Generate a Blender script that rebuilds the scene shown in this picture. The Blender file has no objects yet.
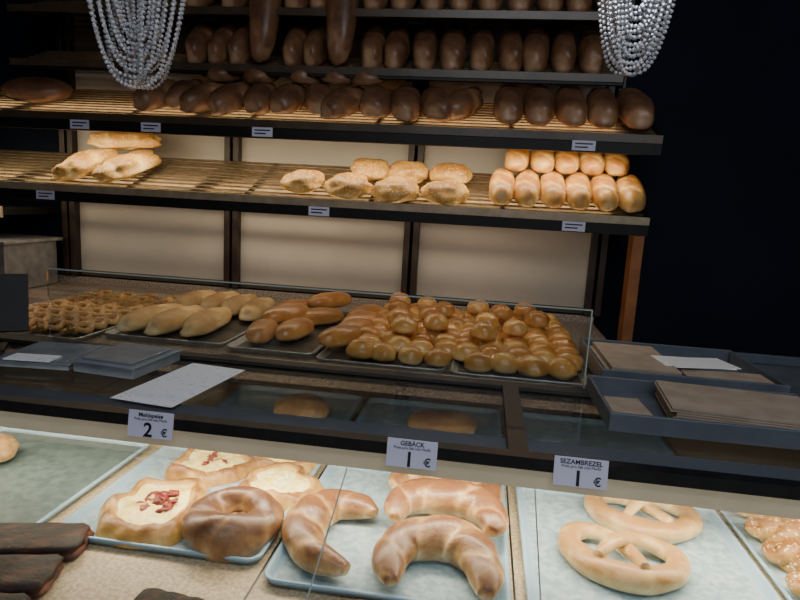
import bpy, bmesh, math, random
from math import *
from mathutils import Vector, Matrix, noise
random.seed(7)
COL=bpy.context.scene.collection

# ---------------------------------------------------------------- materials
def base(name):
    m=bpy.data.materials.new(name);m.use_nodes=True
    nt=m.node_tree;b=nt.nodes["Principled BSDF"]
    return m,nt,b
def N(nt,t): return nt.nodes.new(t)
def ramp(nt,stops):
    r=N(nt,"ShaderNodeValToRGB");e=r.color_ramp.elements
    e[0].position=stops[0][0];e[0].color=(*stops[0][1],1)
    e[1].position=stops[-1][0];e[1].color=(*stops[-1][1],1)
    for p_,c in stops[1:-1]:
        x=e.new(p_);x.color=(*c,1)
    return r
def noisy(name,c1,c2,scale=20,rough=.5,metal=0,bump=0,detail=4,lo=.35,hi=.65,spec=.5,coat=0,em=0):
    m,nt,b=base(name)
    tc=N(nt,"ShaderNodeTexCoord");n=N(nt,"ShaderNodeTexNoise");n.inputs["Scale"].default_value=scale;n.inputs["Detail"].default_value=detail
    nt.links.new(tc.outputs["Object"],n.inputs["Vector"])
    r=ramp(nt,[(lo,c1),(hi,c2)]);nt.links.new(n.outputs["Fac"],r.inputs["Fac"]);nt.links.new(r.outputs["Color"],b.inputs["Base Color"])
    b.inputs["Roughness"].default_value=rough;b.inputs["Metallic"].default_value=metal
    b.inputs["Specular IOR Level"].default_value=spec;b.inputs["Coat Weight"].default_value=coat
    if em:
        b.inputs["Emission Color"].default_value=(*c2,1);b.inputs["Emission Strength"].default_value=em
    if bump:
        bp=N(nt,"ShaderNodeBump");bp.inputs["Strength"].default_value=bump;bp.inputs["Distance"].default_value=.003
        nt.links.new(n.outputs["Fac"],bp.inputs["Height"]);nt.links.new(bp.outputs["Normal"],b.inputs["Normal"])
    return m
def bread(name,pale,mid,dark,rough=.45,scale=35,coat=0.0,seeds=None,bump=.5):
    m,nt,b=base(name)
    at=N(nt,"ShaderNodeAttribute");at.attribute_name="crust"
    tc=N(nt,"ShaderNodeTexCoord")
    n=N(nt,"ShaderNodeTexNoise");n.inputs["Scale"].default_value=scale;n.inputs["Detail"].default_value=8;n.inputs["Roughness"].default_value=.65
    nt.links.new(tc.outputs["Object"],n.inputs["Vector"])
    n2=N(nt,"ShaderNodeTexNoise");n2.inputs["Scale"].default_value=12;n2.inputs["Detail"].default_value=3
    nt.links.new(tc.outputs["Object"],n2.inputs["Vector"])
    a=N(nt,"ShaderNodeMath");a.operation='MULTIPLY_ADD';a.inputs[1].default_value=.8;nt.links.new(n.outputs["Fac"],a.inputs[0]);nt.links.new(at.outputs["Fac"],a.inputs[2])
    a2=N(nt,"ShaderNodeMath");a2.operation='MULTIPLY_ADD';a2.inputs[1].default_value=.9;nt.links.new(n2.outputs["Fac"],a2.inputs[0]);nt.links.new(a.outputs[0],a2.inputs[2])
    s=N(nt,"ShaderNodeMath");s.operation='SUBTRACT';s.inputs[1].default_value=.84;nt.links.new(a2.outputs[0],s.inputs[0])
    r=ramp(nt,[(.1,pale),(.46,mid),(.92,dark)]);nt.links.new(s.outputs[0],r.inputs["Fac"])
    out=r.outputs["Color"]
    if seeds:
        v=N(nt,"ShaderNodeTexVoronoi");v.inputs["Scale"].default_value=110;nt.links.new(tc.outputs["Object"],v.inputs["Vector"])
        rr=ramp(nt,[(.20,(1,1,1)),(.30,(0,0,0))]);nt.links.new(v.outputs["Distance"],rr.inputs["Fac"])
        mx=N(nt,"ShaderNodeMix");mx.data_type='RGBA';nt.links.new(rr.outputs["Color"],mx.inputs["Factor"])
        nt.links.new(out,mx.inputs[6]);mx.inputs[7].default_value=(*seeds,1);out=mx.outputs[2]
    nt.links.new(out,b.inputs["Base Color"])
    b.inputs["Roughness"].default_value=rough;b.inputs["Coat Weight"].default_value=coat;b.inputs["Coat Roughness"].default_value=.2
    bp=N(nt,"ShaderNodeBump");bp.inputs["Strength"].default_value=bump;bp.inputs["Distance"].default_value=.003
    nt.links.new(n.outputs["Fac"],bp.inputs["Height"]);nt.links.new(bp.outputs["Normal"],b.inputs["Normal"])
    return m
def glassmat(name,tint,k=1.0,rough=.02):
    m,nt,b=base(name);nt.nodes.remove(b)
    t=N(nt,"ShaderNodeBsdfTransparent");t.inputs[0].default_value=(*tint,1)
    g=N(nt,"ShaderNodeBsdfGlossy");g.inputs["Roughness"].default_value=rough;g.inputs["Color"].default_value=(1,1,1,1)
    f=N(nt,"ShaderNodeFresnel");f.inputs[0].default_value=1.4
    mu=N(nt,"ShaderNodeMath");mu.operation='MULTIPLY';mu.inputs[1].default_value=k;nt.links.new(f.outputs[0],mu.inputs[0])
    mx=N(nt,"ShaderNodeMixShader");nt.links.new(mu.outputs[0],mx.inputs[0]);nt.links.new(t.outputs[0],mx.inputs[1]);nt.links.new(g.outputs[0],mx.inputs[2])
    nt.links.new(mx.outputs[0],nt.nodes["Material Output"].inputs[0])
    return m
def emis(name,c,s):
    m,nt,b=base(name);b.inputs["Emission Color"].default_value=(*c,1);b.inputs["Emission Strength"].default_value=s;b.inputs["Base Color"].default_value=(*c,1);return m
def printed(name,paper,ink,scale):
    m,nt,b=base(name);tc=N(nt,"ShaderNodeTexCoord");w=N(nt,"ShaderNodeTexWave");w.bands_direction='Y';w.inputs["Scale"].default_value=scale
    nt.links.new(tc.outputs["Object"],w.inputs["Vector"])
    n=N(nt,"ShaderNodeTexNoise");n.inputs["Scale"].default_value=60;nt.links.new(tc.outputs["Object"],n.inputs["Vector"])
    mu=N(nt,"ShaderNodeMath");mu.operation='MULTIPLY';nt.links.new(w.outputs["Fac"],mu.inputs[0]);nt.links.new(n.outputs["Fac"],mu.inputs[1])
    r=ramp(nt,[(.52,paper),(.66,ink)]);nt.links.new(mu.outputs[0],r.inputs["Fac"]);nt.links.new(r.outputs["Color"],b.inputs["Base Color"]);b.inputs["Roughness"].default_value=.6
    return m

M_navy=noisy("navy_wall",(.003,.006,.014),(.0045,.008,.020),3,.85,spec=.2)
M_ceil=noisy("dark_ceiling",(.012,.012,.014),(.016,.016,.018),3,.9)
M_floor=noisy("floor_tile",(.06,.055,.05),(.09,.08,.07),6,.5)
M_panel=noisy("cream_panel",(.37,.345,.30),(.44,.41,.355),2.5,.4)
M_panelShadeRail=noisy("shaded_panel_dark_rail",(.05,.035,.025),(.07,.05,.035),2.5,.5)  # panel colour with shade painted in; also the dark rail
M_upr=noisy("dark_brown_upright",(.018,.010,.007),(.03,.017,.01),12,.45)
M_oak=noisy("orange_oak",(.22,.085,.028),(.32,.13,.045),14,.45)
M_brass=noisy("brass_slat",(.30,.225,.13),(.42,.32,.20),30,.28,.75)
M_lipb=noisy("beige_lip",(.33,.26,.17),(.42,.34,.23),30,.35,.3)
M_black=noisy("black_fascia",(.006,.006,.006),(.011,.010,.009),20,.5,spec=.3)
M_frame=noisy("anodised_frame",(.009,.010,.012),(.015,.016,.019),40,.35,.2)
M_granite=noisy("brown_granite",(.09,.062,.045),(.40,.31,.24),160,.35,detail=3,bump=.05)
M_deck=noisy("beige_speckled_deck",(.36,.28,.18),(.54,.44,.30),140,.45,lo=.4,hi=.6)
M_trayrim=noisy("pale_blue_tray",(.27,.42,.55),(.33,.48,.61),8,.3)
M_trayin=noisy("speckled_tray_floor",(.24,.34,.41),(.37,.47,.53),55,.4,bump=.1,lo=.4,hi=.6)
M_traygr=noisy("greygreen_tray_floor",(.08,.115,.115),(.135,.18,.175),50,.4,bump=.1)
M_steel=noisy("baking_steel",(.35,.34,.33),(.5,.49,.47),25,.35,.7)
M_darktray=noisy("dark_baking_tray",(.05,.045,.04),(.1,.09,.08),25,.4,.5)
M_rail=noisy("glow_cream_rail",(.50,.43,.29),(.60,.52,.36),5,.4,em=.10)  # slight emission stands in for lamp light on the rail
M_card=noisy("price_card",(.56,.57,.74),(.62,.63,.80),10,.5)
M_ink=noisy("black_ink",(.006,.006,.012),(.010,.010,.018),10,.5)
M_kraft=noisy("kraft_paper",(.30,.235,.18),(.38,.31,.245),18,.75,bump=.2)
M_white=noisy("white_plastic",(.84,.86,.9),(.9,.92,.95),12,.4)
M_greybox=noisy("slate_plastic",(.075,.09,.115),(.10,.12,.15),12,.38)
M_lid=noisy("grey_translucent_lid",(.16,.19,.23),(.22,.25,.29),14,.22)
M_glass=glassmat("front_glass",(.96,.98,.97),.35)
M_guard=glassmat("guard_glass",(.90,.93,.93),.6)
M_edge=noisy("glass_edge",(.28,.36,.34),(.36,.44,.42),5,.2)
M_top=glassmat("tinted_top_glass",(.50,.52,.55),.32,.04)
M_tube=emis("lamp_tube",(1,.84,.6),9)
M_led=emis("led_strip",(1,.76,.48),5)
M_paper=printed("printed_paper",(.88,.91,.98),(.3,.32,.38),30)
m,nt,b=base("crystal");b.inputs["Metallic"].default_value=.3;b.inputs["Roughness"].default_value=.12
n_=N(nt,"ShaderNodeTexNoise");n_.inputs["Scale"].default_value=60;r_=ramp(nt,[(.35,(.4,.42,.48)),(.6,(.92,.94,.98))]);nt.links.new(n_.outputs["Fac"],r_.inputs["Fac"]);nt.links.new(r_.outputs["Color"],b.inputs["Base Color"])
M_crys=m
M_gunmetal=noisy("chandelier_metal",(.1,.1,.11),(.16,.16,.17),20,.25,.9)

B_bun=bread("bun_crust",(.84,.56,.23),(.68,.34,.085),(.44,.155,.03),.3,25,.4)
B_hot=bread("hotdog_crust",(.72,.40,.14),(.58,.255,.06),(.34,.11,.025),.32,25,.35)
B_bag=bread("baguette_crust",(.82,.60,.32),(.66,.42,.17),(.46,.22,.075),.55,25,.0)
B_braid=bread("braid_crust",(.66,.42,.15),(.46,.23,.06),(.20,.08,.02),.45,60,.1,seeds=(.6,.46,.25))
B_seed=bread("seeded_crust",(.80,.60,.26),(.62,.36,.09),(.32,.14,.03),.48,70,.05,seeds=(.78,.64,.34))
B_scored=bread("scored_loaf_crust",(.92,.76,.44),(.64,.37,.11),(.36,.14,.03),.40,35,.15)
B_dark=bread("dark_loaf_crust",(.42,.25,.14),(.24,.115,.055),(.10,.045,.025),.45,30,.1)
B_cres=bread("crescent_crust",(.84,.68,.44),(.50,.30,.12),(.17,.07,.028),.36,45,.2,bump=.8)
B_pretz=bread("pretzel_crust",(.86,.74,.50),(.68,.49,.23),(.36,.19,.065),.42,40,.12)
B_ses=bread("sesame_crust",(.76,.52,.22),(.58,.33,.10),(.30,.12,.03),.4,40,.1,seeds=(.85,.73,.5))
B_pizza=bread("pizza_dough",(.84,.64,.30),(.62,.36,.10),(.26,.11,.03),.42,35,.15,bump=.8)
B_ring=bread("ring_bun_crust",(.66,.46,.26),(.36,.20,.09),(.12,.05,.025),.36,30,.2,bump=.8)
B_poppy=bread("poppy_strudel",(.24,.075,.035),(.08,.022,.014),(.012,.007,.006),.55,80,.0,bump=1)
M_cheese=bread("cheese",(.94,.86,.50),(.88,.68,.20),(.50,.25,.05),.38,60,.15,bump=1)
M_ham=noisy("ham",(.10,.010,.010),(.30,.045,.035),90,.4,bump=.4)
M_cream=bread("pale_filling",(.82,.74,.52),(.66,.50,.27),(.4,.24,.1),.5,50,bump=1)
M_sesame=noisy("sesame_seed",(.66,.52,.3),(.78,.66,.42),20,.5)

# ---------------------------------------------------------------- mesh helpers
def NB():
    bm=bmesh.new();bm.verts.layers.float.new("crust");return bm
def fin(name,bm,mats,smooth=True,parent=None,bevel=0):
    me=bpy.data.meshes.new(name);bmesh.ops.recalc_face_normals(bm,faces=bm.faces);bm.to_mesh(me);bm.free()
    for m in mats: me.materials.append(m)
    if smooth:
        for p_ in me.polygons:p_.use_smooth=True
    o=bpy.data.objects.new(name,me);COL.objects.link(o)
    if parent:o.parent=parent
    if bevel:
        md=o.modifiers.new("bevel","BEVEL");md.width=bevel;md.segments=2;md.limit_method='ANGLE'
    return o
def box(bm,x0,x1,y0,y1,z0,z1,mi=0,M=None):
    r=bmesh.ops.create_cube(bm,size=1)
    for v in r['verts']:
        v.co=Vector(((x0+x1)/2+v.co.x*(x1-x0),(y0+y1)/2+v.co.y*(y1-y0),(z0+z1)/2+v.co.z*(z1-z0)))
        if M: v.co=M@v.co
    fs={f for v in r['verts'] for f in v.link_faces}
    for f in fs:f.material_index=mi
    return r['verts']
def blob(bm,c,dim,rz=0,rx=0,seed=0,mi=0,p=2.3,score=0,amp=.05,sub=3,ry=0,cb=0.0,diag=.5,sd=.09):
    ly=bm.verts.layers.float["crust"]
    r=bmesh.ops.create_icosphere(bm,subdivisions=sub,radius=1)
    R=Matrix.Rotation(rz,4,'Z')@Matrix.Rotation(rx,4,'X')@Matrix.Rotation(ry,4,'Y')
    up=R@Vector((0,0,1)); off=up*(.6*dim[2]/2)
    sv=Vector((seed*3.17,seed*1.3,seed*.7))
    for v in r['verts']:
        q=v.co.copy()
        s=(abs(q.x)**p+abs(q.y)**p+abs(q.z)**p)**(-1/p)
        cr=.42+.42*q.z+.15*noise.noise(q*1.7+sv)+cb
        s*=1+amp*noise.noise(q*1.8+sv)
        if amp>.1: s*=1+.035*noise.noise(q*6+sv)
        if score and q.z>-.1:
            t=sin((q.y*score+q.x*diag)*pi)
            if t>.6:
                k=(t-.6)/.4; s*=1-sd*k; cr-=.5*k
        q=q*s
        if q.z<0:q.z*=.6
        v[ly]=cr
        q=Vector((q.x*dim[0]/2,q.y*dim[1]/2,q.z*dim[2]/2))
        v.co=R@q+Vector(c)+off
    for f in {f for v in r['verts'] for f in v.link_faces}:f.material_index=mi
def catmull(P,n):
    out=[]
    P=[P[0]]+list(P)+[P[-1]]
    for i in range(1,len(P)-2):
        for j in range(n):
            t=j/n;a,b_,c,d=[Vector(x) for x in P[i-1:i+3]]
            out.append(.5*((2*b_)+(c-a)*t+(2*a-5*b_+4*c-d)*t*t+(3*b_-a-3*c+d)*t**3))
    out.append(Vector(P[-2]));return out
def sweep(bm,pts,radii,n=6,seg=14,sq=.85,ridge=0,ra=.06,mi=0,seed=0,closed=False,amp=.06,cb=0):
    ly=bm.verts.layers.float["crust"]
    if closed:
        q=list(pts);k=len(q);full=[]
        for i in range(k):
            a,b_,c,d=[Vector(q[(i+j)%k]) for j in (-1,0,1,2)]
            for j in range(n):
                t=j/n;full.append(.5*((2*b_)+(c-a)*t+(2*a-5*b_+4*c-d)*t*t+(3*b_-a-3*c+d)*t**3))
        C=full;RR=[radii[int(i/len(C)*len(radii))%len(radii)]*(1-(i/len(C)*len(radii))%1)+radii[(int(i/len(C)*len(radii))+1)%len(radii)]*((i/len(C)*len(radii))%1) for i in range(len(C))]
    else:
        C=catmull(pts,n);m_=len(C)-1;RR=[]
        for i in range(len(C)):
            f=i/m_*(len(radii)-1);k=min(int(f),len(radii)-2);RR.append(radii[k]*(1-(f-k))+radii[k+1]*(f-k))
    rings=[];L=len(C)
    for i,c in enumerate(C):
        if closed:T=C[(i+1)%L]-C[i-1]
        else:T=C[min(i+1,L-1)]-C[max(i-1,0)]
        T.normalize();S=T.cross(Vector((0,0,1)));
        if S.length<1e-4:S=Vector((1,0,0))
        S.normalize();U=S.cross(T)
        r=RR[i]; ring=[]
        for j in range(seg):
            th=2*pi*j/seg
            rg=0
            if ridge:
                rg=abs(sin(i*ridge+cos(th)*.9)); rg=(1-rg)**3
            k=1-ra*rg+amp*noise.noise(c*18+Vector((cos(th),sin(th),seed)))
            v=bm.verts.new(c+S*cos(th)*r*k+U*sin(th)*r*sq*k)
            v[ly]=.42+.38*sin(th)-.35*rg+.14*noise.noise(c*25)+cb
            ring.append(v)
        rings.append(ring)
    fs=[]
    for i in range(L if closed else L-1):
        a=rings[i];b_=rings[(i+1)%L]
        for j in range(seg):
            fs.append(bm.faces.new((a[j],a[(j+1)%seg],b_[(j+1)%seg],b_[j])))
    if not closed:
        for ring,c in((rings[0],C[0]),(rings[-1],C[-1])):
            v=bm.verts.new(c);v[ly]=.4
            for j in range(seg):fs.append(bm.faces.new((ring[j],ring[(j+1)%seg],v)))
    for f in fs:f.material_index=mi
def cyl(bm,a,b_,r,mi=0,seg=10): sweep(bm,[a,b_],[r,r],n=1,seg=seg,sq=1,amp=0,mi=mi)
def rrect(x0,x1,y0,y1,r,z,n=5):
    o=[]
    for cx,cy,a0 in((x1-r,y1-r,0),(x0+r,y1-r,90),(x0+r,y0+r,180),(x1-r,y0+r,270)):
        for i in range(n+1):
            a=radians(a0+90*i/n);o.append(Vector((cx+r*cos(a),cy+r*sin(a),z)))
    return o
def tray(name,x0,x1,y0,y1,z,h=.014,rot=0,mats=None,r=.03):
    bm=NB();cx,cy=(x0+x1)/2,(y0+y1)/2
    prof=[(.008,0,0),(0.002,h*.7,0),(0,h,0),(.004,h+.002,0),(.009,h,0),(.015,.006,0),(.022,.004,1)]
    loops=[]
    for ins,dz,mi in prof:
        loops.append([bm.verts.new(v) for v in rrect(x0+ins,x1-ins,y0+ins,y1-ins,max(r-ins,.006),z+dz)])
    for i in range(len(loops)-1):
        a,b_=loops[i],loops[i+1]
        for j in range(len(a)):
            f=bm.faces.new((a[j],a[(j+1)%len(a)],b_[(j+1)%len(a)],b_[j]));f.material_index=0
    f=bm.faces.new(loops[-1]);f.material_index=1
    f=bm.faces.new(loops[0]);f.material_index=0
    if rot:
        bmesh.ops.rotate(bm,verts=bm.verts,cent=(cx,cy,z),matrix=Matrix.Rotation(rot,3,'Z'))
    return fin(name,bm,mats or[M_trayrim,M_trayin])
def empty(name,loc=(0,0,0)):
    e=bpy.data.objects.new(name,None);e.location=loc;COL.objects.link(e);return e

# ---------------------------------------------------------------- room
def roombox(name,a,mat):
    bm=NB();box(bm,*a);return fin(name,bm,[mat],False)
roombox("floor",(-3.0,2.4,-2.2,2.66,-.05,0),M_floor)
roombox("ceiling",(-3.0,2.4,-2.2,2.66,2.9,2.95),M_ceil)
roombox("wall_back",(-3.0,2.4,2.56,2.66,0,2.9),M_navy)
roombox("wall_left",(-3.05,-3.0,-2.2,2.66,0,2.9),M_navy)
roombox("wall_right",(2.4,2.45,-2.2,2.66,0,2.9),M_navy)
UX=[-1.86,-1.09,-.30,.46]
bm=NB()
for i in range(3):
    box(bm,UX[i]+.03,UX[i+1]-.03,2.53,2.56,1.15,2.09)
    box(bm,UX[i]+.03,UX[i+1]-.03,2.53,2.56,2.095,2.62,1)  # upper panels darkened by colour to look unlit
box(bm,-2.6,.5,2.527,2.56,1.125,1.148,1)
fin("wall_panel",bm,[M_panel,M_panelShadeRail],False)
bm=NB()
for x in UX:
    for s in(-.019,.019): box(bm,x+s-.013,x+s+.013,2.49,2.525,1.125,2.63)
fin("shelf_upright",bm,[M_upr],False,bevel=.002)
bm=NB();box(bm,.55,.59,2.34,2.42,0,1.50);fin("trim_1",bm,[M_oak],False,bevel=.003)

# ---------------------------------------------------------------- tilted bread shelves
def shelf(name,x0,x1,y0,z0,k,depth,led=True,lip=M_lipb,fh=.036):
    bm=NB();a=atan(k);n=int(depth/.036)
    M=Matrix.Translation((0,y0,z0))@Matrix.Rotation(a,4,'X')
    for i in range(n):
        t=.022+i*.036; box(bm,x0,x1,t,t+.012,-.004,.003,0,M)
    for x in [x0+.01+j*(x1-x0-.02)/6 for j in range(7)]:
        box(bm,x-.008,x+.008,.0,n*.036,-.016,-.004,1,M)
    box(bm,x0,x1,y0-.012,y0+.004,z0-.012,z0+.014,2)
    if fh: box(bm,x0,x1,y0-.008,y0+.012,z0-.012-fh,z0-.012,1)
    for x in(x0,x1): box(bm,x-.006,x+.006,-.005,depth,-.03,.012,1,M)
    for x in UX:
        if x0<x<x1: box(bm,x-.03,x+.03,.02,(2.47-y0)/cos(a),-.035,-.016,1,M)
    if led: box(bm,x0+.1,x1-.1,y0+.018,y0+.04,z0-.03,z0-.022,3)
    return fin(name,bm,[M_brass,M_black,lip,M_led],False)
K2,K1,K0=.4,.42,.45
M_lipd=noisy("dark_lip",(.05,.035,.022),(.08,.055,.035),12,.35)
shelf("display_shelf",-2.3,.535,2.1,1.522,K2,.41)
shelf("display_shelf",-2.3,.545,2.1,1.785,K1,.41,True,M_lipd,.036)
shelf("display_shelf",-1.9,.43,2.25,2.0,K0,.25,False,M_lipd,.010)
shelf("display_shelf",-1.9,.43,2.25,2.2,K0,.25,False,M_lipd,0)
def tag(x,y,z,w=.075,h=.032):
    bm=NB();box(bm,x-w/2,x+w/2,y-.002,y,z-h/2,z+h/2)
    for i in range(2): box(bm,x-w*.38,x+w*(.38-.2*i),y-.0026,y-.002,z+h*(.12-.35*i),z+h*(.26-.35*i),1)
    return fin("shelf_price_tag",bm,[M_card,M_ink],False)
for x in(-.586,.294,-1.65): tag(x,2.089,1.493)
for x in(-.80,.30,-1.5,-1.22): tag(x,2.089,1.757)
bm=NB();box(bm,-2.5,-1.93,2.2,2.53,1.40,1.425);box(bm,-2.5,-1.93,2.19,2.2,1.39,1.435,1)
fin("side_shelf",bm,[M_black,M_lipb],False)

# ---------------------------------------------------------------- shelf breads
def S(z0,k,y,y0=2.1): return z0+k*(y-y0)+.005
a2,a1,a0=atan(K2),atan(K1),atan(K0)
bm=NB()
for i,x in enumerate([.05,.138,.226,.314,.402,.490]):
    blob(bm,(x,2.235,S(1.522,K2,2.235)),(.091,.26,.105),random.uniform(-.05,.05),a2,i,score=3.1,p=2.7,sub=4,diag=.8,cb=.06)
for i,x in enumerate([.10,.19,.28,.365,.455]):
    blob(bm,(x,2.34,S(1.522,K2,2.34)+.074),(.091,.21,.088),random.uniform(-.08,.08),a2,i+9,score=3.1,p=2.6,sub=4,diag=.8,cb=.06)
fin("scored_loaf_stack",bm,[B_scored])
for i,(x,y,w) in enumerate([(-.675,2.20,.16),(-.50,2.175,.17),(-.455,2.345,.16),(-.305,2.34,.16),(-.145,2.34,.16),(-.325,2.165,.165),(-.15,2.165,.165)]):
    bm=NB();blob(bm,(x,y,S(1.522,K2,y)),(w,.15,.09),random.uniform(-.15,.15),a2,i,score=0,p=2.2,amp=.18,sub=4,cb=.05)
    fin("seeded_bread_roll",bm,[B_seed])
bm=NB()
blob(bm,(-1.58,2.25,S(1.522,K2,2.25)),(.175,.29,.10),-.35,a2,3,score=2.5,amp=.2,sub=4,cb=.08)
blob(bm,(-1.40,2.25,S(1.522,K2,2.25)),(.175,.29,.10),-.3,a2,4,score=2.5,amp=.2,sub=4,cb=.08)
blob(bm,(-1.49,2.37,S(1.522,K2,2.37)+.068),(.31,.14,.085),.0,a2,5,score=1,diag=2.6,amp=.2,sub=4,cb=.08)
fin("ciabatta_stack",bm,[B_seed])
bm=NB()
for i,x in enumerate([.05,.155,.262,.37,.478]):
    blob(bm,(x,2.27,S(1.785,K1,2.27)),(.106,.33,.13),random.uniform(-.05,.05),a1,i,score=1.6,p=2.6)
fin("dark_loaf_row",bm,[B_dark])
bm=NB()
xs=[-1.27,-1.17,-1.07,-.97,-.87,-.76,-.65,-.54,-.43,-.32,-.21,-.11]
for i,x in enumerate(xs):
    y=2.25+random.uniform(-.02,.03);L=random.uniform(.24,.31);blob(bm,(x,y,S(1.785,K1,y)),(random.uniform(.105,.125),L,.115),random.uniform(-.35,.35),a1,i+20,score=1.4,p=2.6,amp=.1)
for i,x in enumerate([-1.05,-.90,-.74,-.60,-.46]):
    blob(bm,(x,2.33,S(1.785,K1,2.33)+.085),(.14,.19,.095),random.uniform(-.6,.6),a1,i+40,score=0,amp=.12)
fin("dark_loaf_heap",bm,[B_dark])
bm=NB()
blob(bm,(-1.80,2.27,S(1.785,K1,2.27)),(.27,.17,.11),.1,a1,51);blob(bm,(-2.06,2.24,S(1.785,K1,2.24)),(.2,.17,.1),.1,a1,52)
fin("round_dark_loaf",bm,[B_dark])
bm=NB()
for i,x in enumerate([-1.15,-1.06,-.97,-.77,-.68,-.47,-.375,-.275,-.17,-.06,.04,.135,.235,.33]):
    blob(bm,(x,2.385,S(2.0,K0,2.385,2.25)),(random.uniform(.085,.1),.29,.145),random.uniform(-.1,.1),a0+.14,i+60,score=1.6,p=2.7,amp=.1)
fin("dark_baton_row",bm,[B_dark])
for i,x in enumerate([-.865,-.572]):
    bm=NB();blob(bm,(x,2.29,2.035),(.115,.62,.11),0,radians(78),88+i,p=2.9,score=2)
    o=fin("long_dark_loaf",bm,[B_dark]);o.location.z=.275;o.location.y=.03
bm=NB()
for i,x in enumerate([-1.15,-1.0,-.75,-.66,-.46,-.36,-.255,-.15,-.045,.06,.165,.27,.37]):
    blob(bm,(x,2.385,S(2.2,K0,2.385,2.25)),(.097,.30,.15),random.uniform(-.08,.08),a0+.14,i+80,score=1.6,p=2.7)
fin("dark_baton_row",bm,[B_dark])

# ---------------------------------------------------------------- rear worktop
bm=NB()
box(bm,-2.5,.47,1.47,2.52,1.055,1.09,0);box(bm,-2.5,.47,2.50,2.52,1.09,1.12,0)
box(bm,-2.48,.45,1.98,2.50,0,1.055,1)
fin("granite_worktop",bm,[M_granite,M_black],False,bevel=.002)
bm=NB();box(bm,.475,1.3,1.47,2.0,1.06,1.10);box(bm,.50,1.28,1.97,1.999,0,1.06);box(bm,.475,1.3,1.985,2.0,1.10,1.13)
fin("side_counter",bm,[M_greybox],False,bevel=.003)
TM=[M_steel,M_darktray];ZT=1.092
tray("baking_tray",-1.60,-1.13,1.53,2.28,ZT,.012,0,TM)
tray("baking_tray",-1.12,-.73,1.62,2.30,ZT,.012,0,TM)
tray("baking_tray",-.72,-.45,1.60,2.33,ZT,.012,0,TM)
tray("baking_tray",-.44,-.075,1.56,2.38,ZT,.012,0,TM)
tray("baking_tray",-.065,.31,1.55,2.40,ZT,.012,0,TM)
ZB=ZT+.006
bm=NB()
for x0 in[-1.49,-1.395,-1.295,-1.195]:
    for ph in(0,2*pi/3,4*pi/3):
        P=[(x0+.027*sin(t*.75+ph),1.58+t*.0245,ZB+.015+.008*cos(t*1.5+2*ph)) for t in range(27)]
        sweep(bm,P,[.008]+[.0135]*8+[.008],n=4,seg=8,sq=.8,seed=x0,cb=-.05)
fin("braided_pastry",bm,[B_braid])
bm=NB()
for i,(x,y,L,rz) in enumerate([(-1.055,1.80,.34,-.06),(-.965,1.79,.34,0),(-.865,1.80,.33,.04),(-.80,2.07,.30,.06),(-1.07,2.13,.30,-.05),(-.975,2.14,.30,0),(-.89,2.12,.3,.03)]):
    blob(bm,(x,y,ZB),(.09,L,.08),rz,0,i,score=1.5,p=2.5,amp=.08)
fin("baguette_pile",bm,[B_bag])
bm=NB()
for i,(x,y,L,rz,dz) in enumerate([(-.655,1.74,.19,.1,0),(-.57,1.80,.20,-.15,0),(-.64,1.93,.2,-.5,.02),(-.56,2.02,.22,-.7,0),(-.665,2.16,.2,-.9,0),(-.56,2.2,.2,-.6,.03)]):
    blob(bm,(x,y,ZB+dz),(.085,L,.075),rz,0,i+3,p=2.5,amp=.06,cb=-.02)
fin("hot_dog_roll_pile",bm,[B_hot])
bm=NB()
for i,(x,y,rz) in enumerate([(-.40,1.72,-.5),(-.385,1.83,-.4),(-.38,1.95,-.6),(-.40,2.1,-.5)]):
    blob(bm,(x,y,ZB+.01),(.078,.18,.075),rz,0,i+30,mi=1,p=2.5)
k=0
def bun(x,y,dz=0):
    global k
    k+=1;s=random.uniform(.94,1.06)
    blob(bm,(x,y,ZB+dz),(.079*s,.083*s,.070*s),random.uniform(0,3),0,k,p=2.15,amp=.12,cb=random.uniform(-.25,.18))
for j in range(9):
    for i in range(4):
        bun(-.325+i*.077+random.uniform(-.009,.009)+(.02 if j%2 else 0),1.62+j*.083+random.uniform(-.01,.01))
for x,y in[(-.25,1.9),(-.16,2.0),(-.28,2.08),(-.19,2.2),(-.12,2.1),(-.30,2.25),(-.22,1.78),(-.13,1.86)]: bun(x,y,.048)
fin("bun_pile",bm,[B_bun,B_hot])
bm=NB()
for j in range(9):
    for i in range(5 if j>0 else 4):
        bun(-.028+i*.074+random.uniform(-.006,.006)+(.0 if j>0 else .04),1.61+j*.086+random.uniform(-.006,.006))
for x,y in[(.03,1.95),(.12,1.88),(.2,2.05),(.08,2.12),(.0,2.2),(.17,2.22),(.02,1.78)]: bun(x,y,.048)
fin("bun_pile",bm,[B_bun])
bm=NB();box(bm,-2.3,-1.89,2.15,2.45,1.092,1.285);box(bm,-2.32,-1.87,2.13,2.47,1.285,1.30)
box(bm,-2.15,-2.05,2.125,2.135,1.2,1.215)
fin("steel_container",bm,[M_steel],False,bevel=.004)

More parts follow.
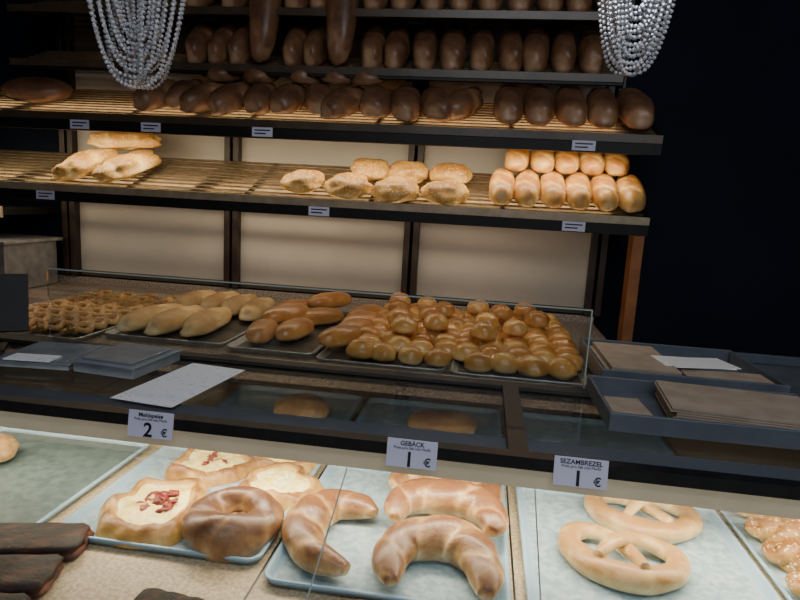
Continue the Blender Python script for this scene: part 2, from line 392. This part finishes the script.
# ---------------------------------------------------------------- display case
X0,X1=-1.75,1.25
bm=NB()
box(bm,X0,X1,.50,1.96,.865,.885,0)
for x in[-1.2,-.76,-.345,.10,.585,1.0]: box(bm,x-.002,x+.002,.50,1.9,.885,.8855,1)
box(bm,X0,X1,.50,1.96,.0,.865,1)
box(bm,X0,X1,1.92,1.96,.885,1.05,1)
box(bm,X0-.02,X0,.50,1.96,0,1.05,1);box(bm,X1,X1+.02,.50,1.96,0,1.05,1)
fin("display_case_base",bm,[M_deck,M_frame],False)
bm=NB()
box(bm,X0,X1,.985,1.012,1.108,1.130,0)
box(bm,X0,X1,1.415,1.465,1.095,1.122,0)
for x in(-1.30,.09,1.22): box(bm,x-.018,x+.018,1.012,1.415,1.10,1.124,0)
box(bm,X0,X1,1.012,1.415,1.108,1.114,1)
box(bm,X0,X1,.990,1.0,1.073,1.108,2)
box(bm,X0,X1,1.0,1.12,1.100,1.108,3)
for x in(X0+.01,.1,X1-.01): box(bm,x-.008,x+.008,1.40,1.43,.885,1.095,0)
fin("countertop_frame",bm,[M_frame,M_top,M_rail,M_white],False)
bm=NB();cyl(bm,(X0+.1,1.04,1.09),(X1-.1,1.04,1.09),.009);fin("tube_lamp",bm,[M_tube])
bm=NB();ya,za,yb,zb=.992,1.070,.52,.886
for x0,x1 in((X0,-.213),(-.209,.118),(.122,X1)):
    v=[(x0,ya,za),(x1,ya,za),(x1,yb,zb),(x0,yb,zb)]
    bm.faces.new([bm.verts.new(q) for q in v])
for x in(-.211,.12):
    v=[(x-.0012,ya,za+.0004),(x+.0012,ya,za+.0004),(x+.0012,yb,zb+.0004),(x-.0012,yb,zb+.0004)]
    f=bm.faces.new([bm.verts.new(q) for q in v]);f.material_index=1
fin("front_glass",bm,[M_glass,M_edge],False)
bm=NB()
box(bm,-1.15,.265,1.448,1.454,1.124,1.315,0);box(bm,-1.15,.265,1.447,1.455,1.315,1.3175,1);box(bm,.265,.268,1.447,1.455,1.124,1.318,1)
fin("glass_sneeze_guard",bm,[M_guard,M_edge],False)
ZD=.8862
tray("pastry_tray",-1.24,-.80,.93,1.37,ZD,mats=[M_trayrim,M_traygr])
tray("pastry_tray",-.765,-.352,.935,1.375,ZD)
tray("pastry_tray",-.335,.092,.89,1.38,ZD)
tray("pastry_tray",.118,.562,.88,1.375,ZD)
tray("pastry_tray",.573,1.02,.88,1.385,ZD)
tray("pastry_tray",-.765,-.352,1.46,1.88,ZD)
tray("pastry_tray",-.335,.092,1.46,1.88,ZD)
tray("pastry_tray",.118,.562,1.46,1.88,ZD)
Z=ZD+.0045
# ---------------------------------------------------------------- pastries
def polar(bm,c,rx,ry,prof,seed,mi=0,wob=.08,nr=24,na=72,rot=0,hn=.22):
    ly=bm.verts.layers.float["crust"];rows=[]
    cv=bm.verts.new((c[0],c[1],c[2]+prof(0)[0]));cv[ly]=prof(0)[1]
    for i in range(1,nr+1):
        t=i/nr;h,cr=prof(t);row=[]
        for j in range(na):
            a=2*pi*j/na;w=1+wob*noise.noise(Vector((cos(a)*1.6,sin(a)*1.6,seed)))*2
            x=cos(a)*rx*t*w;y=sin(a)*ry*t*w
            nz=noise.noise(Vector((x*30,y*30,seed)))+.5*noise.noise(Vector((x*90,y*90,seed)))
            v=bm.verts.new((c[0]+x*cos(rot)-y*sin(rot),c[1]+x*sin(rot)+y*cos(rot),c[2]+h*(1+hn*nz)));v[ly]=cr+.35*nz;row.append(v)
        rows.append(row)
    fs=[bm.faces.new((cv,rows[0][j],rows[0][(j+1)%na])) for j in range(na)]
    for i in range(nr-1):
        for j in range(na):fs.append(bm.faces.new((rows[i][j],rows[i+1][j],rows[i+1][(j+1)%na],rows[i][(j+1)%na])))
    for f in fs:f.material_index=mi
def rim(hc,hr,tr,w):
    def f(t):
        h=hc+(hr-hc)*exp(-((t-tr)/w)**2)
        if t>tr: h=hr*(max(0,1-((t-tr)/(1-tr))**2))**.6
        return (h,.25+.45*exp(-((t-tr)/w)**2)+(.25 if t>tr else 0))
    return f
def pizza(name,c,rx,ry,seed,ham=6,rot=0,hx=0,hy=0,wob=.22,hr=.030):
    bm=NB();polar(bm,c,rx,ry,rim(.016,hr,.76,.15),seed,0,wob,rot=rot,hn=.25)
    def ch(t): return ((.024+.006*(1-t*t)) if t<.96 else .012,.3)
    polar(bm,c,rx*.72,ry*.72,ch,seed,1,wob*1.2,rot=rot,hn=.25)
    for i in range(ham):
        a=random.uniform(0,6.28);d=random.uniform(0,.36)
        blob(bm,(c[0]+hx+rx*d*cos(a),c[1]+hy+ry*d*sin(a),c[2]+.0255),(random.uniform(.010,.018),random.uniform(.016,.030),.010),random.uniform(0,3),random.uniform(-.3,.3),i*1.7,2,sub=2,amp=1.0)
    return fin(name,bm,[B_pizza,M_cheese,M_ham])
pizza("ham_cheese_pastry",(-.615,1.055,Z),.102,.125,1,30,.25,.006,-.0)
pizza("ham_cheese_pastry",(-.60,1.27,Z),.11,.085,5,10,.2)
pizza("cheese_pastry",(-.415,1.21,Z),.088,.09,9,0,-.3)
pizza("cheese_pastry",(-.435,1.33,Z),.08,.045,14,0,.3,wob=.1)
bm=NB();cx,cy=-.435,1.03
P=[(cx+.060*cos(a_*pi/5),cy+.056*sin(a_*pi/5),Z+.030+.010*sin(a_*pi/5)) for a_ in range(10)]
sweep(bm,P,[.032,.030,.027,.026,.029,.034,.040,.044,.041,.036],n=8,seg=22,closed=True,amp=.2,sq=1.0,seed=3,ridge=.2,ra=.05,cb=.2)
polar(bm,(cx+.002,cy+.006,Z),.045,.045,lambda t:((.022+.008*(1-t*t)) if t<.97 else .015,.15),22,1,.05,hn=.3)
fin("stuffed_ring_bun",bm,[B_ring,M_cream])
def crescent(name,P,r,seed,zc=None,rd=.28):
    bm=NB();P3=[(x,y,Z+r*.66+(zc or 0)) for x,y in P]
    sweep(bm,P3,[r*.25,r*.66,r*.82,r*.95,r*1.08,r*1.1,r*1.0,r*.85,r*.70,r*.3],n=9,seg=24,sq=.85,ridge=rd,ra=.08,seed=seed,amp=.14,cb=.16)
    return fin(name,bm,[B_cres])
crescent("crescent_roll",[(-.175,1.12),(-.22,1.14),(-.275,1.125),(-.298,1.07),(-.292,1.01),(-.258,.955),(-.19,.925)],.041,1)
crescent("crescent_roll",[(-.110,.905),(-.122,.965),(-.105,1.025),(-.04,1.055),(.018,1.035),(.045,.975),(.048,.905)],.044,2)
crescent("crescent_roll",[(-.130,1.075),(-.130,1.13),(-.10,1.17),(-.03,1.185),(.035,1.165),(.060,1.11),(.056,1.07)],.041,3,.020)
crescent("crescent_roll",[(-.150,1.22),(-.140,1.27),(-.09,1.305),(-.03,1.31),(.03,1.30),(.055,1.25),(.06,1.20)],.038,4,.012)
def pretzel(name,c,s,rot,seed,mat):
    P=[(.045,-.078,.028),(.012,-.015,.018),(-.03,.040,.008),(-.072,.060,.0),(-.108,.03,.0),(-.1,-.03,.0),(-.05,-.075,.0),(0,-.088,.0),(.05,-.075,.0),(.1,-.03,.0),(.108,.03,.0),(.072,.060,.0),(.03,.040,.016),(-.012,-.015,.036),(-.045,-.078,.028)]
    rr=[.010,.017,.018,.020,.023,.026,.030,.031,.030,.026,.023,.020,.018,.017,.010]
    bm=NB();Q=[]
    for x,y,z in P:
        X=x*cos(rot)-y*sin(rot);Y=x*sin(rot)+y*cos(rot);Q.append((c[0]+X*s,c[1]+Y*s,c[2]+.022*s+z*s))
    sweep(bm,Q,[q*s for q in rr],n=8,seg=16,sq=.85,seed=seed,amp=.14,cb=.12)
    return fin(name,bm,[mat])
pretzel("soft_pretzel",(.305,1.10,Z),.90,-.25,1,B_pretz)
pretzel("soft_pretzel",(.385,1.275,Z),.90,-.1,2,B_pretz)
def plait(name,c,L,rz,seed):
    bm=NB()
    for ph in(0,pi):
        P=[]
        for i in range(13):
            u=i/12;w=sin(pi*u)**.5
            x=(u-.5)*L;y=.024*w*sin(u*3*2*pi*.85+ph);z=.024+.014*w*cos(u*3*2*pi*.85+ph)
            P.append((c[0]+x*cos(rz)-y*sin(rz),c[1]+x*sin(rz)+y*cos(rz),c[2]+z))
        sweep(bm,P,[.010,.022,.026,.027,.026,.022,.010],n=5,seg=14,sq=.9,seed=seed,amp=.1,cb=.1)
    vs=[v.co.copy() for v in bm.verts if v.co.z>c[2]+.028]
    for i in range(110):
        v=random.choice(vs);blob(bm,(v.x+random.uniform(-.003,.003),v.y,v.z-.001),(.003,.005,.0025),random.uniform(0,3),0,i,1,sub=1)
    return fin(name,bm,[B_ses,M_sesame])
for i,(x,y,rz) in enumerate([(.705,1.335,-.15),(.695,1.24,-.2),(.69,1.145,-.25),(.688,1.045,-.25),(.69,.95,-.3)]):
    plait("sesame_plait",(x,y,Z),.205,rz,i)
bm=NB();blob(bm,(-1.11,1.19,Z),(.11,.11,.07),.3,0,5,sub=4,amp=.12,cb=-.1);fin("bread_roll",bm,[B_cres])
bm=NB();blob(bm,(-.50,1.66,Z),(.16,.12,.085),.3,0,5,sub=4,amp=.12);fin("bread_roll",bm,[B_cres])
bm=NB();blob(bm,(-.08,1.66,Z),(.20,.12,.08),.0,0,6,sub=4,amp=.12);fin("bread_roll",bm,[B_cres])
def strudel(x,y,L,W,rz,sd):
    bm=NB();blob(bm,(x,y,.886),(W,L,.036),rz,0,sd,p=9,score=4,sub=4,amp=.05,diag=2.0,cb=.18,sd=.05)
    fin("poppy_seed_strudel",bm,[B_poppy])
strudel(-.80,.895,.25,.095,-1.3,1);strudel(-.775,.795,.23,.095,-1.3,4);strudel(-.74,.70,.2,.09,-1.3,9);strudel(-.44,.775,.12,.08,1.5,6);strudel(-.08,.825,.22,.08,1.6,8)

# ---------------------------------------------------------------- price cards
def text(s,size,loc,par,mat,off=0):
    c=bpy.data.curves.new("label_text","FONT");c.body=s;c.size=size;c.align_x='CENTER';c.extrude=.0002;c.offset=off
    o=bpy.data.objects.new("label_text",c);COL.objects.link(o);o.data.materials.append(mat)
    o.rotation_euler=(pi/2,0,0);o.location=loc;o.parent=par
def card(x,num,line):
    e=empty("price_card",(x,.979,1.117));e.rotation_euler=(radians(-10),0,0)
    bm=NB();box(bm,-.044,.044,-.001,.001,-.025,.024);fin("card",bm,[M_card],False,e)
    text(line,.011,(0,-.0014,.013),e,M_ink,.0002);text("Preis pro Stk inkl MwSt",.0068,(0,-.0014,.0065),e,M_ink)
    text(num,.036,(-.004,-.0014,-.0225),e,M_ink,.0008);text("€",.020,(.028,-.0014,-.020),e,M_ink,.0003)
card(-.58,"2","Mehlspeise");card(-.095,"1","GEBÄCK");card(.19,"1","SEZAMBREZEL")

# ---------------------------------------------------------------- objects on the counter
ZC=1.1245
def slab(name,cx,cy,w,d,h,rz,mats,z=ZC,bev=0):
    bm=NB();box(bm,-w/2,w/2,-d/2,d/2,0,h);o=fin(name,bm,mats,False,bevel=bev);o.location=(cx,cy,z);o.rotation_euler=(0,0,rz);return o
slab("price_list_sheet",-.645,1.225,.145,.29,.0008,-.12,[M_paper],1.1155)
def lidbox(name,cx,cy,w,d,h,rz,mat):
    bm=NB()
    box(bm,-w/2,w/2,-d/2,d/2,0,h*.7);box(bm,-w/2-.005,w/2+.005,-d/2-.005,d/2+.005,h*.7,h*.85)
    box(bm,-w/2+.012,w/2-.012,-d/2+.012,d/2-.012,h*.85,h)
    o=fin(name,bm,[mat],False,bevel=.002);o.location=(cx,cy,1.115);o.rotation_euler=(0,0,rz)
lidbox("plastic_lidded_box",-.83,1.31,.16,.18,.034,-.1,M_lid)
lidbox("plastic_lidded_box",-1.03,1.31,.18,.18,.018,.1,M_lid)
slab("napkin_stack",-1.03,1.24,.11,.05,.003,.1,[M_paper],1.1335)
bm=NB()
M=Matrix.Translation((-1.22,1.30,1.115))@Matrix.Rotation(radians(35),4,'Z')
box(bm,-.05,.05,-.05,.05,0,.012,0,M);box(bm,-.015,.015,-.01,.01,.012,.10,0,M)
T2=M@Matrix.Rotation(radians(-22),4,'X')
box(bm,-.10,.10,-.012,.008,.05,.20,0,T2);box(bm,-.092,.092,-.0125,-.012,.058,.192,1,T2)
fin("cash_register_screen",bm,[M_black,M_black],False,bevel=.002)
def opentray(name,x0,x1,y0,y1,z,h,mat,rz=0,th=.008):
    bm=NB()
    for a in((x0,x1,y0,y0+th,z,z+h),(x0,x1,y1-th,y1,z,z+h),(x0,x0+th,y0+th,y1-th,z,z+h),(x1-th,x1,y0+th,y1-th,z,z+h),(x0+th,x1-th,y0+th,y1-th,z,z+.005)):box(bm,*a)
    return fin(name,bm,[mat],False,bevel=.002)
opentray("bag_tray",.31,.74,1.475,1.83,ZC,.045,M_greybox)
bm=NB()
for i in range(9):
    w=random.uniform(-.006,.006);box(bm,.335+w,.50+w,1.50,1.78,ZC+.007+i*.0045,ZC+.0105+i*.0045)
for i in range(7):
    w=random.uniform(-.006,.006);box(bm,.515,.715,1.50+w,1.58+w,ZC+.007+i*.005,ZC+.011+i*.005)
fin("kraft_bag_stack",bm,[M_kraft],False)
bm=NB();box(bm,-.09,.09,-.05,.05,0,.002);box(bm,-.08,.095,-.06,.04,.002,.004,0,Matrix.Rotation(.15,4,'Z'))
o=fin("white_paper_bag",bm,[M_white],False);o.location=(.565,1.62,ZC+.046);o.rotation_euler=(0,0,.1)
opentray("bag_tray",.27,.735,1.17,1.44,ZC,.038,M_greybox)
bm=NB()
for i in range(8):
    w=random.uniform(-.008,.008);R4=Matrix.Translation((.555,1.30,0))@Matrix.Rotation(-.1+w,4,'Z');box(bm,-.145+w,.15+w,-.10,.10,ZC+.007+i*.005,ZC+.011+i*.005,0,R4)
fin("kraft_bag_stack",bm,[M_kraft],False)
slab("glassine_sheet",.335,1.29,.09,.18,.001,.05,[M_kraft],ZC+.006)

# ---------------------------------------------------------------- chandeliers
def chandelier(cx,cy,R,zb,seed):
    e=empty("crystal_chandelier",(cx,cy,2.1))
    bm=NB()
    def bead(p,r):
        rr=bmesh.ops.create_icosphere(bm,subdivisions=1,radius=r)
        for v in rr['verts']:v.co+=p
    ztop=2.12
    for k in range(6):
        a=-.9+k*.36
        for j,(f,zz) in enumerate([(1.0,zb),(.84,zb+.035),(.68,zb+.07),(.52,zb+.105)]):
            r=R*f;H=ztop-zz;prev=None
            n=240
            for i in range(n+1):
                s=-1+2*i/n
                x=r*(abs(s)**.75)*(1 if s>0 else -1);z=zz+H*abs(s)**2.6
                p=Vector((x*cos(a),x*sin(a),z-2.1+.012*sin(k*2.1)))
                if prev is None or (p-prev).length>=.0088:
                    bead(p,.0046);prev=p
    fin("crystal_strands",bm,[M_crys],False,e)
    bm=NB()
    P=[(R*1.02*cos(2*pi*i/16),R*1.02*sin(2*pi*i/16),.022) for i in range(16)]
    sweep(bm,P,[.008]*16,n=3,seg=8,closed=True,amp=0,sq=1)
    for k in range(4):
        a=pi/2*k;sweep(bm,[(R*cos(a),R*sin(a),.022),(R*.5*cos(a),R*.5*sin(a),.09),(0,0,.14)],[.004]*3,n=4,seg=6,amp=0)
    cyl(bm,(0,0,.12),(0,0,.78),.006);cyl(bm,(0,0,.78),(0,0,.798),.05)
    fin("chandelier_frame",bm,[M_gunmetal],True,e)
chandelier(-.79,1.30,.12,1.775,0)
chandelier(.262,1.32,.086,1.835,1)

# ---------------------------------------------------------------- lights
def area(name,loc,rot,sx,sy,p_,c):
    l=bpy.data.lights.new(name,'AREA');l.shape='RECTANGLE';l.size=sx;l.size_y=sy;l.energy=p_;l.color=c
    o=bpy.data.objects.new(name,l);o.location=loc;o.rotation_euler=rot;COL.objects.link(o)
area("case_light",(-.25,1.11,1.096),(radians(16),0,0),2.7,.02,16,(1,.87,.64))
area("rear_tray_fill",(-.25,1.52,1.05),(radians(5),0,0),2.7,.02,1.0,(1,.86,.66))  # added fill so the rear bread shows through the top glass
area("shelf_light",(-.85,2.15,1.745),(radians(20),0,0),2.6,.02,8,(1,.82,.56))
area("shelf_light_lower",(-.85,2.14,1.472),(radians(25),0,0),2.6,.02,1.5,(1,.90,.76))
area("window_light",(.6,-1.6,2.5),(radians(50),0,radians(8)),2.6,1.2,24,(.88,.93,1))
area("overhead_fill",(.2,.35,2.85),(radians(14),0,0),1.2,.3,13,(.95,.97,1))  # added fill from above to brighten countertop, rolls and cards
w=bpy.data.worlds.new("World");bpy.context.scene.world=w;w.use_nodes=True
w.node_tree.nodes["Background"].inputs[0].default_value=(.55,.68,1,1);w.node_tree.nodes["Background"].inputs[1].default_value=.045

# ---------------------------------------------------------------- camera
cam=bpy.data.cameras.new("camera");cam.sensor_width=36;cam.lens=27;cam.clip_start=.05
co=bpy.data.objects.new("camera",cam);COL.objects.link(co)
co.matrix_world=Matrix.Translation((0,0,1.55))@Matrix.Rotation(radians(7.6),4,'Z')@Matrix.Rotation(radians(80.5),4,'X')@Matrix.Rotation(radians(3.2),4,'Z')
bpy.context.scene.camera=co
